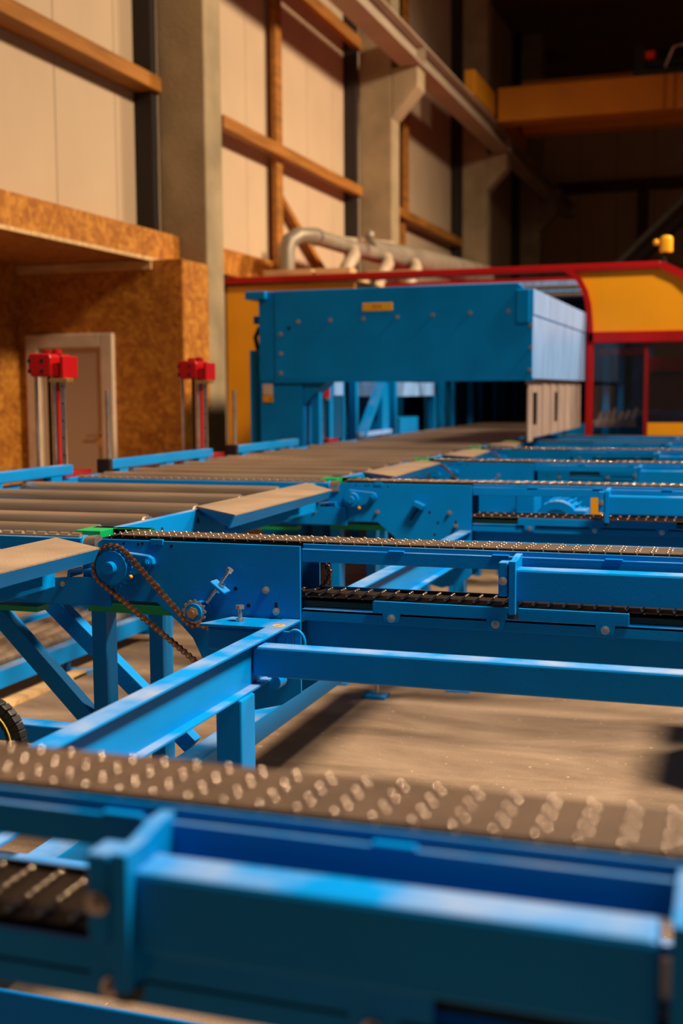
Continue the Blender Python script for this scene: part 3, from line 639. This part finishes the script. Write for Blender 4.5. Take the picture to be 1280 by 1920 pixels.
# guide bars on the left side with pins
gl = [(4.9, 6.66, 'light blue guide bar at the left edge of the photo'), (7.14, 8.77, 'light blue guide bar between the two red clamps, below the door'), (9.25, 10.72, 'light blue guide bar in front of the blue press leg')]
for a, b, l in gl:
    g = thing('guide_bar', (-4.03, (a+b)/2, 0.96), l, 'guide bar', 'blue guide bars along the rollers')
    MB().box(-4.065, -3.995, a, b, 0.985, 1.05).build('bar', BLUE, g, bevel=0.008)
    for q in (a+0.12, (a+b)/2, b-0.25): MB().box(-4.06, -4.0, q, q+0.12, 0.955, 0.985).build('foot', BLUE, g)
    MB().box(-4.08, -3.98, a-0.05, a, 0.965, 1.06).build('end_block', BLACK, g, bevel=0.01)
    if a > 5: MB().cyl((-4.03, a+0.03, 1.05), (-4.03, a+0.03, 1.51), 0.018, 12).build('stop_pin', STEEL, g)
# red clamp columns
def clamp(y, x, label):
    dz = 0.16 if y > 11 else 0.0
    t = thing('red_clamp', (x, y, 0.85), label, 'clamp', 'red headed clamp columns beside the roller bed')
    X = x; n0 = len(bpy.data.objects)
    MB().box(X-0.13, -4.072, y-0.16, y+0.16, 0.82, 1.0).build('base', mat('dark_red_paint', (0.25, 0.004, 0.004), 0.4), t)
    MB().cyl((X-0.035, y, 1.0), (X-0.035, y, 1.60-dz), 0.026, 14).build('guide_rod', mat('dark_guide_rod', (0.06, 0.04, 0.03), 0.3, 0.7), t)
    MB().cyl((X+0.005, y-0.03, 1.0), (X+0.005, y-0.03, 1.60-dz), 0.022, 14).build('guide_rod', STEEL, t)
    MB().box(X+0.018, X+0.030, y-0.04, y+0.02, 1.0, 1.60-dz).build('red_rail', RED, t)
    MB().box(X+0.07, X+0.105, y-0.07, y-0.06, 1.0, 1.60-dz).build('hole_strip', STEEL, t)
    for q in range(5): MB().cyl((X+0.087, y-0.0715, 1.1+q*0.11), (X+0.087, y-0.0695, 1.1+q*0.11), 0.007, 8).build('strip_hole', HOLE, t)
    hp = [(X-0.104, 1.60-dz), (X-0.122, 1.64-dz), (X-0.122, 1.73-dz), (X-0.104, 1.75-dz), (X+0.033, 1.745-dz), (X+0.044, 1.72-dz), (X+0.044, 1.60-dz)]
    MB().prism(hp, 'y', y-0.13, y+0.13).build('head_block', RED, t, bevel=0.012)
    for q, w in ((-0.11, 1.70-dz), (-0.02, 1.70-dz), (-0.11, 1.635-dz), (-0.02, 1.635-dz)): MB().cyl((X+q, y-0.132, w), (X+q, y-0.128, w), 0.014, 10).build('bolt_hole', HOLE, t)
    MB().box(X+0.044, X+0.096, y-0.10, y+0.06, 1.60-dz, 1.69-dz).box(X+0.096, X+0.122, y-0.11, y+0.07, 1.59-dz, 1.73-dz).build('jaw', RED, t, bevel=0.006)
    MB().box(X+0.015, X+0.148, y-0.11, y-0.03, 1.565-dz, 1.59-dz).build('brass_foot', mat('brass', (0.6, 0.38, 0.12), 0.35, 0.8), t, bevel=0.004)
    MB().cyl((X-0.044, y, 1.75-dz), (X-0.044, y, 1.77-dz), 0.045, 14).cyl((X+0.015, y, 1.745-dz), (X+0.015, y, 1.775-dz), 0.03, 12).build('top_cap', RED, t)
    MB().cyl((X-0.148, y, 0.9), (X-0.148, y, 1.62-dz), 0.013, 10).build('side_rod', STEEL, t)
    MB().box(X-0.167, X-0.130, y-0.03, y+0.03, 1.61-dz, 1.72-dz).build('rod_clevis', STEEL, t, bevel=0.006)
clamp(6.85, -4.22, 'red headed clamp column in front of the cream door')
clamp(9.0, -4.22, 'red headed clamp column in front of the orange chipboard wall')
clamp(11.95, -4.25, 'red clamp column beneath the big blue press housing')

# low conveyor behind the legs, floor strip, etc
lc = thing('low_conveyor', (-4.3, 6.5, FZ), 'low blue framed conveyor with brown tubes seen beneath the roller bed', 'conveyor')
MB().box(-4.02, -3.94, 4.0, 7.6, -0.16, -0.06).build('frame_rail', BLUE, lc)
MB().box(-4.66, -4.60, 4.0, 7.6, -0.10, -0.03).build('frame_rail', BLUE, lc)
for xx in (-4.12, -4.24, -4.36, -4.48): MB().cyl((xx, 4.0, -0.07), (xx, 7.5, -0.07), 0.045, 14).build('long_roller', ROLL, lc)
MB().box(-4.1, -3.85, 6.35, 6.6, FZ, FZ+0.015).build('foot_plate', BLUE, lc)
MB().cyl((-3.97, 6.48, FZ), (-3.97, 6.48, -0.12), 0.02, 10).build('foot_bolt', BLUED, lc)
MB().box(-4.7, -3.9, 7.5, 7.6, -0.2, 0.1).build('end_cross_rail', BLUE, lc)
tag(MB().box(-3.93, -3.85, 4.6, 6.5, FZ, FZ+0.03).build('floor_strip', WOODP), 'pale strip lying on the floor at the left', 'lath')  # thin pale strip along the floor

caster = thing('shadow_caster', (0.25, 5.8, FZ), 'added low blue box out of view, shading the floor between the sharp and the third conveyor', 'shadow caster')  # added box outside the view, there to cast shade on the floor
MB().box(-0.06, 0.5, 5.25, 6.2, FZ+0.05, 0.55).build('caster_body', BLUEC, caster, bevel=0.008)
MB().box(-0.03, 0.47, 5.235, 5.25, FZ+0.09, 0.51).build('caster_front', BLUE, caster, bevel=0.004)
MB().box(-0.04, 0.48, 5.28, 6.17, FZ, FZ+0.05).build('plinth', BLACK, caster)
# gear motor inside the third conveyor frame
gm = thing('gear_motor', (-1.0, 7.3, 0.62), 'blue electric gear motor in the opening of the third conveyor', 'motor')
fin = MB().cyl((-1.03, 7.15, 0.72), (-1.03, 7.45, 0.72), 0.115, 24)
for i in range(24):
    a = math.radians(i*15); fin.bar((-1.03+0.11*math.cos(a), 7.30, 0.72+0.11*math.sin(a)), (-1.03+0.138*math.cos(a), 7.30, 0.72+0.138*math.sin(a)), 0.26, 0.007, (-math.sin(a), 0, math.cos(a)))
fin.build('motor_body', BLUE, gm)
MB().cyl((-1.03, 7.05, 0.72), (-1.03, 7.15, 0.72), 0.13, 28).build('fan_cover', BLUE, gm, bevel=0.012)
MB().cyl((-1.03, 7.044, 0.72), (-1.03, 7.052, 0.72), 0.085, 24).build('fan_grille', BLUED, gm)
MB().box(-1.30, -1.18, 7.2, 7.45, 0.55, 0.88).build('gearbox', BLUE, gm, bevel=0.012)
MB().box(-0.93, -0.86, 7.05, 7.25, 0.68, 0.80).build('terminal_box', BLUE, gm, bevel=0.008)
MB().box(-1.32, -0.88, 7.05, 7.55, 0.46, 0.58).build('mounting_plate', BLUE, gm)
MB().box(-1.6, -0.6, 7.5, 7.53, 0.5, 0.93).build('guard_back', BLUEC, gm)
tag(MB().box(-0.82, -0.45, 7.38, 7.44, 0.69, 0.725).box(-0.87, -0.81, 7.36, 7.45, 0.69, 0.86).build('yellow_bracket', YEL), 'orange yellow bracket beside the motor in the frame opening', 'bracket')

# ================= PRESS HOUSING (big blue gantry) =================
PY = 11.5
pr = thing('blue_press_housing', (-3.2, PY, FZ), 'large blue steel housing bridging the rollers in front of the yellow hood', 'machine')
MB().prism([(-4.52, 1.615), (-4.52, 2.50), (-2.06, 2.50), (-1.99, 2.44), (-1.915, 2.44), (-1.915, 1.60)], 'y', PY-0.05, PY).build('front_cover', BLUEC, pr, bevel=0.008)
MB().box(-4.66, -4.60, PY, 15.3, 1.62, 2.42).build('left_wall', BLUEC, pr)
for q in (12.6, 13.9, 15.2): MB().box(-4.60, -1.93, q, q+0.1, 2.28, 2.42).build('cross_member', BLUEC, pr)
MB().box(-4.70, -4.24, PY-0.02, PY+0.35, FZ, 1.62).box(-4.70, -4.5, PY-0.03, PY+0.3, 1.6, 2.50).prism([(-4.24, 1.62), (-3.96, 1.62), (-4.24, 1.35)], 'y', PY, PY+0.3).build('front_leg', BLUEC, pr, bevel=0.01)
MB().box(-4.86, -4.76, PY+0.1, PY+0.3, 0.6, 1.92).build('side_cabinet', BLUEC, pr, bevel=0.01)
MB().box(-4.78, -4.68, PY+0.1, PY+0.3, 0.7, 0.8).box(-4.78, -4.68, PY+0.1, PY+0.3, 1.7, 1.8).build('cabinet_bracket', BLUEC, pr)
MB().box(-4.18, -4.10, PY+0.08, PY+0.2, FZ, 1.6).build('inner_post', BLUEC, pr)
MB().box(-4.53, -1.91, PY-0.055, PY+0.02, 1.585, 1.612).build('bottom_lip', BLUE, pr)
MB().box(-2.07, -1.94, PY-0.075, PY-0.05, 2.12, 2.44).build('corner_flap', BLUEC, pr, bevel=0.02)
MB().box(-1.93, -1.905, PY-0.04, 15.35, 2.20, 2.44).build('upper_side_strip', PALEBL, pr, bevel=0.006)  # brightness of the lit side put into the paint
MB().box(-1.93, -1.912, PY-0.04, 15.35, 1.60, 2.19).build('side_cover', PALEBL, pr, bevel=0.006)  # same blue housing, its lit side painted paler than the front
MB().box(-4.82, -4.60, PY-0.1, PY+0.6, 2.42, 2.50).build('top_tube', BLUE, pr, bevel=0.01)
MB().box(-4.78, -4.68, PY+0.02, PY+0.2, 2.18, 2.26).build('side_knob', BLUED, pr, bevel=0.01)
MB().tube([(-4.74, PY+0.1, 2.15), (-4.79, PY+0.1, 2.05), (-4.77, PY+0.1, 1.95), (-4.72, PY+0.1, 1.85)], 0.025, 8).build('hose', BLACK, pr)
def pxf(px, py):   # position on the housing front measured in the photograph, written as world x, z
    tx = (px-525)/475.0; return (-4.484+tx*2.574, 1.607+(712-py)/150.0*0.77 - 0.0)
for px, py in ((241,173),(332,171),(424,169),(517,167),(612,164),(710,161),(809,159),(190,207),(190,262),(190,317),(867,199),(867,257),(865,316)):
    bx, bz = pxf(400+0.6875*px, 480+0.6875*py); MB().bolt((bx, PY-0.05, bz), 0.015).build('bolt', STEEL, pr)
bx, bz = pxf(547, 611); MB().cyl((bx, PY-0.052, bz), (bx, PY-0.045, bz), 0.02, 14).build('hole', HOLE, pr)
a, b = pxf(690, 582), pxf(747, 567); MB().box(a[0], b[0], PY-0.056, PY-0.05, a[1], b[1]).build('type_plate', mat('yellow_plate', (0.80, 0.40, 0.02), 0.4), pr, bevel=0.003)
MB().box(a[0]+0.10, b[0]-0.11, PY-0.0575, PY-0.056, a[1]+0.025, b[1]-0.012).build('plate_print', mat('ochre_print', (0.55, 0.24, 0.01), 0.5), pr)
MB().box(-4.66, -4.55, PY-0.036, PY-0.031, 1.46, 1.57).build('paper_label', PAPER, pr)
MB().box(-4.66, -4.55, PY-0.036, PY-0.031, 1.39, 1.455).build('warning_label', YEL, pr)
MB().prism([(-4.59, 1.41), (-4.565, 1.41), (-4.578, 1.435)], 'y', PY-0.0375, PY-0.0365).build('warning_mark', BLACK, pr)
# tan strip curtain on the right side
cu = thing('strip_curtain', (-1.95, 13.3, 1.0), 'tan strip curtain hanging below the right side of the blue housing', 'curtain')
MB().box(-1.985, -1.955, PY+0.0, 15.2, 1.55, 1.60).build('header', TAN, cu)
yy = PY+0.02; i = 0
while yy < 15.1:
    if i not in (1, 6): MB().box(-1.975+0.008*(i % 2), -1.96+0.008*(i % 2), yy, yy+0.26, 1.03 if i else 1.0, 1.56).build('strip', TAN, cu)
    else:
        MB().box(-1.975, -1.96, yy, yy+0.26, 1.47, 1.56).box(-1.975, -1.96, yy, yy+0.26, 1.03, 1.15).build('strip', TAN, cu)
    yy += 0.27; i += 1
# frames standing along the far left of the rollers, seen under the housing
def bay(y0, y1, x, label, style):
    t = thing('stacker_frame', (x, (y0+y1)/2, FZ), label, 'frame', 'blue machine frames beyond the press housing')
    HT = 1.61 if y0 < 15.4 else 1.9
    MB().box(x-0.08, x, y0, y0+0.12, FZ, HT).build('post', BLUE, t, bevel=0.008)
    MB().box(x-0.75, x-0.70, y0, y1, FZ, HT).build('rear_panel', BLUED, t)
    if style == 'box':
        MB().box(x-0.6, x+0.0, y0+0.12, y1, 1.42, 1.6).build('upper_box', PALEBL, t, bevel=0.01)
        MB().box(x-0.08, x, y1-0.1, y1, FZ, HT).build('post', BLUE, t)
        MB().box(x-0.5, x-0.02, y0+0.3, y1-0.9, FZ, 1.15).build('lower_box', BLUEC, t)
    if style == 'brace':
        MB().bar((x, y0+0.2, 0.98), (x, y0+1.0, 1.58), 0.07, 0.10, (1, 0, 0)).build('brace', BLUE, t)
        MB().box(x-0.06, x, y0+1.05, y0+1.35, FZ, 1.6).build('wide_post', BLUE, t)
        MB().box(x-0.02, x+0.04, y0+0.0, y0+1.35, 0.98, 1.03).build('rail', PALEBL, t)
    if style == 'frame':
        MB().box(x-0.05, x, y0+0.12, y0+0.45, 0.98, 1.45).build('door_panel', BLUED, t)
        MB().box(x-0.06, x+0.0, y0+0.42, y0+0.50, FZ, 1.6).build('post', BLUE, t)
        MB().box(x-0.05, x+0.01, y0+0.12, y0+0.42, 1.45, 1.6).build('top_panel', PALEBL, t)
    if style == 'door':
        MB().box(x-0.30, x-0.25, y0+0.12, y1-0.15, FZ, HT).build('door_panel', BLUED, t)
        MB().box(x-0.04, x, y0+0.7, y0+0.74, FZ, HT).build('narrow_post', BLUE, t)
bay(12.1, 12.75, -4.16, 'bright blue narrow frame beside the red clamp under the housing', 'frame')
bay(12.9, 14.4, -4.13, 'blue frame with a diagonal brace under the housing', 'brace')
bay(14.5, 16.6, -4.13, 'blue frame carrying a pale box above a dark opening', 'box')
for i, l in enumerate(('first dark blue machine bay right of the pale box', 'second dark blue machine bay right of the pale box', 'third dark blue machine bay right of the pale box', 'farthest dark blue machine bay, next to the tan curtain')):
    bay(17.0+i*2.0, 18.9+i*2.0, -4.13, l, 'door')
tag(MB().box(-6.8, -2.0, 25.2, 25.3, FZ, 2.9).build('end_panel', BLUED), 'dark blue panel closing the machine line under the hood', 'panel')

# ================= HOOD =================
HY = 15.5
hd = thing('machine_hood', (-3.5, HY, FZ), 'yellow and red machine hood with curved red arch and windows', 'hood')
MB().box(-6.82, -4.97, HY, HY+0.06, FZ, 2.93).build('yellow_panel', YEL, hd)
MB().box(-6.82, -1.02, HY-0.08, HY+0.05, 2.96, 3.05).build('top_tube', RED, hd, bevel=0.015)
arch_o = [(-2.20, 2.97), (-2.09, 2.90), (-2.00, 2.78), (-1.945, 2.64), (-1.91, 2.45), (-1.895, 2.25), (-1.895, 2.05)]
arch_i = [(-2.07, 2.97), (-1.97, 2.86), (-1.90, 2.72), (-1.855, 2.55), (-1.835, 2.35), (-1.825, 2.20), (-1.825, 2.05)]
for i in range(len(arch_o)-1): pass
am = MB()
for i in range(len(arch_o)-1): am.prism([arch_o[i], arch_o[i+1], arch_i[i+1], arch_i[i]], 'y', HY-0.08, HY+0.05)
am.build('arch_tube', RED, hd)
yp_ = [(a[0]-0.01, a[1]) for a in arch_i[:-1]]
# yellow front with curved right shoulder
sh = [(-0.42, 2.20), (-0.50, 2.45), (-0.62, 2.68), (-0.80, 2.85), (-1.02, 2.97)]
MB().prism(yp_+[(-0.42, 2.20)]+sh[1:], 'y', HY-0.02, HY+0.03).build('yellow_front', YEL, hd)
so = [(-0.30, 2.05), (-0.34, 2.25), (-0.42, 2.50), (-0.55, 2.75), (-0.76, 2.93), (-1.0, 3.05)]
si = [(-0.40, 2.05), (-0.44, 2.25), (-0.52, 2.48), (-0.64, 2.69), (-0.82, 2.86), (-1.03, 2.96)]
am = MB()
for i in range(len(so)-1): am.prism([so[i], so[i+1], si[i+1], si[i]], 'y', HY-0.08, HY+0.05)
am.build('shoulder_tube', RED, hd)
MB().box(-1.895, -0.32, HY-0.08, HY+0.05, 2.07, 2.21).build('window_header', RED, hd, bevel=0.01)
MB().box(-1.91, -1.825, HY-0.08, HY+0.05, FZ, 2.08).build('front_post', RED, hd, bevel=0.01)
MB().box(-0.41, -0.31, HY-0.08, HY+0.05, FZ, 2.08).build('front_post', RED, hd, bevel=0.01)
MB().box(-1.20, -1.15, HY-0.03, HY+0.04, FZ, 2.08).build('mullion', mat('dark_red_frame', (0.20, 0.004, 0.004), 0.4), hd)
MB().box(-1.825, -1.20, HY-0.005, HY+0.005, 0.90, 2.07).build('pane', GLASS, hd)
MB().box(-1.15, -0.41, HY-0.005, HY+0.005, 1.08, 2.07).build('pane', GLASS, hd)
MB().box(-1.15, -0.41, HY-0.01, HY+0.02, FZ, 1.08).build('yellow_panel', YEL, hd)
MB().box(-1.825, -1.20, HY-0.01, HY+0.02, FZ, 0.90).build('blue_panel', BLUED, hd)
MB().box(-6.82, -0.5, HY+1.6, 25.0, 3.0, 3.05).build('roof_sheet', RED, hd)
MB().box(-6.82, -4.97, HY+0.06, HY+1.4, 2.97, 3.03).build('roof_sheet', WOODP, hd)
for yy in (16.4, 17.2, 19, 21, 23): MB().box(-6.8, -0.9, yy, yy+0.08, 2.86, 2.94).build('roof_bar', PALEBL if yy < 18 else BLUED, hd)
for yy, zz in ((16.0, 2.82), (16.8, 2.78)): MB().cyl((-4.9, yy, zz), (-0.9, yy, zz), 0.03, 10).build('strip_tube', STEEL, hd)
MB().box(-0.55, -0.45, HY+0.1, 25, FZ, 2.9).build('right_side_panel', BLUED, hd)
# things inside, behind the glass
iv = thing('inner_machine', (-1.3, 19, FZ), 'blue and red machine parts blurred behind the hood glass', 'machine')
for xx, w in ((-2.05, 0.10), (-1.82, 0.08), (-1.62, 0.22), (-1.45, 0.10)): MB().box(xx, xx+w, 18.6, 18.8, FZ, 2.3).build('post', BLUE if w < 0.2 else BLUED, iv)
MB().box(-2.1, -1.4, 18.5, 18.6, 2.0, 2.1).build('red_bar', RED, iv)
MB().box(-1.38, -0.6, 18.2, 18.3, 1.75, 1.95).build('red_bar', RED, iv)
MB().box(-1.38, -0.6, 18.4, 19.4, 0.9, 1.9).build('brown_cabinet', mat('brown_cabinet_paint', (0.16, 0.06, 0.03), 0.5), iv)
MB().box(-2.1, -1.5, 18.0, 18.4, 0.95, 1.05).build('tray', TAN, iv)
for i in range(6): MB().cyl((-2.05+i*0.1, 18.2, 1.05), (-2.0+i*0.1, 18.2, 1.16+0.03*(i % 3)), 0.04, 10).build('steel_fitting', STEEL, iv)

# ducts on the hood
du = thing('extraction_duct', (-5.9, 18, 3.06), 'grey dusty extraction duct with elbow lying over the hood', 'duct')
el = [(-6.12, 16.0, 3.06), (-6.12, 16.0, 3.45), (-6.10, 16.05, 3.58), (-6.03, 16.2, 3.67), (-5.93, 16.5, 3.70), (-5.75, 18.0, 3.66), (-5.45, 20.5, 3.70)]
MB().tube(el, 0.115, 18).build('front_pipe', PIPE, du)
MB().tube([(-5.75, 18.6, 3.72), (-5.45, 21.0, 3.75), (-5.1, 24.5, 3.80)], [0.17, 0.22, 0.22], 18).build('main_pipe', PIPE, du)
MB().tube([(-6.25, 17.0, 3.75), (-6.1, 18.6, 3.85), (-5.8, 20.2, 3.95)], 0.09, 14).build('rear_pipe', mat('pale_duct', (0.42, 0.31, 0.21), 0.55, 0.1), du)
for y0, x0 in ((17.3, -5.7), (18.6, -5.55), (19.6, -5.35)):
    MB().tube([(x0, y0+0.4, 3.62), (x0+0.10, y0+0.15, 3.5), (x0+0.08, y0-0.15, 3.30), (x0+0.02, y0-0.25, 3.07)], 0.10, 14).build('branch_pipe', MATS['pale_duct'], du)
for yy in (16.6, 18.2): 
    xx = -5.93+(yy-16.5)*0.12; MB().cyl((xx, yy, 3.695), (xx+0.006, yy+0.05, 3.695), 0.13, 18).build('pipe_collar', STEEL, du)
MB().ball((-5.80, 18.9, 3.98), 0.09).build('valve_knob', PIPE, du)
for i, (x0, x1, y0, l) in enumerate(((-6.3, -5.6, 15.57, 'short timber block on the hood under the duct elbow'), (-5.55, -5.05, 15.57, 'timber block on the hood right of the elbow'), (-5.0, -4.3, 16.2, 'pale board lying on the hood below the ducts'))):
    tag(MB().box(x0, x1, y0, y0+0.28, 3.035, 3.14).build('timber_block', WOODP, bevel=0.006), l, 'timber', 'timbers lying on the hood')
# amber beacon
be = thing('amber_beacon', (-1.0, 17.0, 3.07), 'small amber warning beacon on top of the red hood edge', 'beacon')
MB().cyl((-1.08, 17.0, 3.07), (-1.08, 17.0, 3.32), 0.025, 10).box(-1.2, -0.98, 16.95, 17.05, 3.06, 3.09).build('bracket', BLACK, be)
MB().cyl((-1.06, 17.0, 3.32), (-1.06, 17.0, 3.50), 0.085, 18).ball((-1.06, 17.0, 3.50), 0.083, 14, (1, 1, 0.5)).build('lens', LAMP, be)
MB().ball((-1.19, 16.98, 3.45), 0.045).build('side_lens', LAMP, be)

for o in list(bpy.data.objects):
    if '_w' in o: del o['_w']
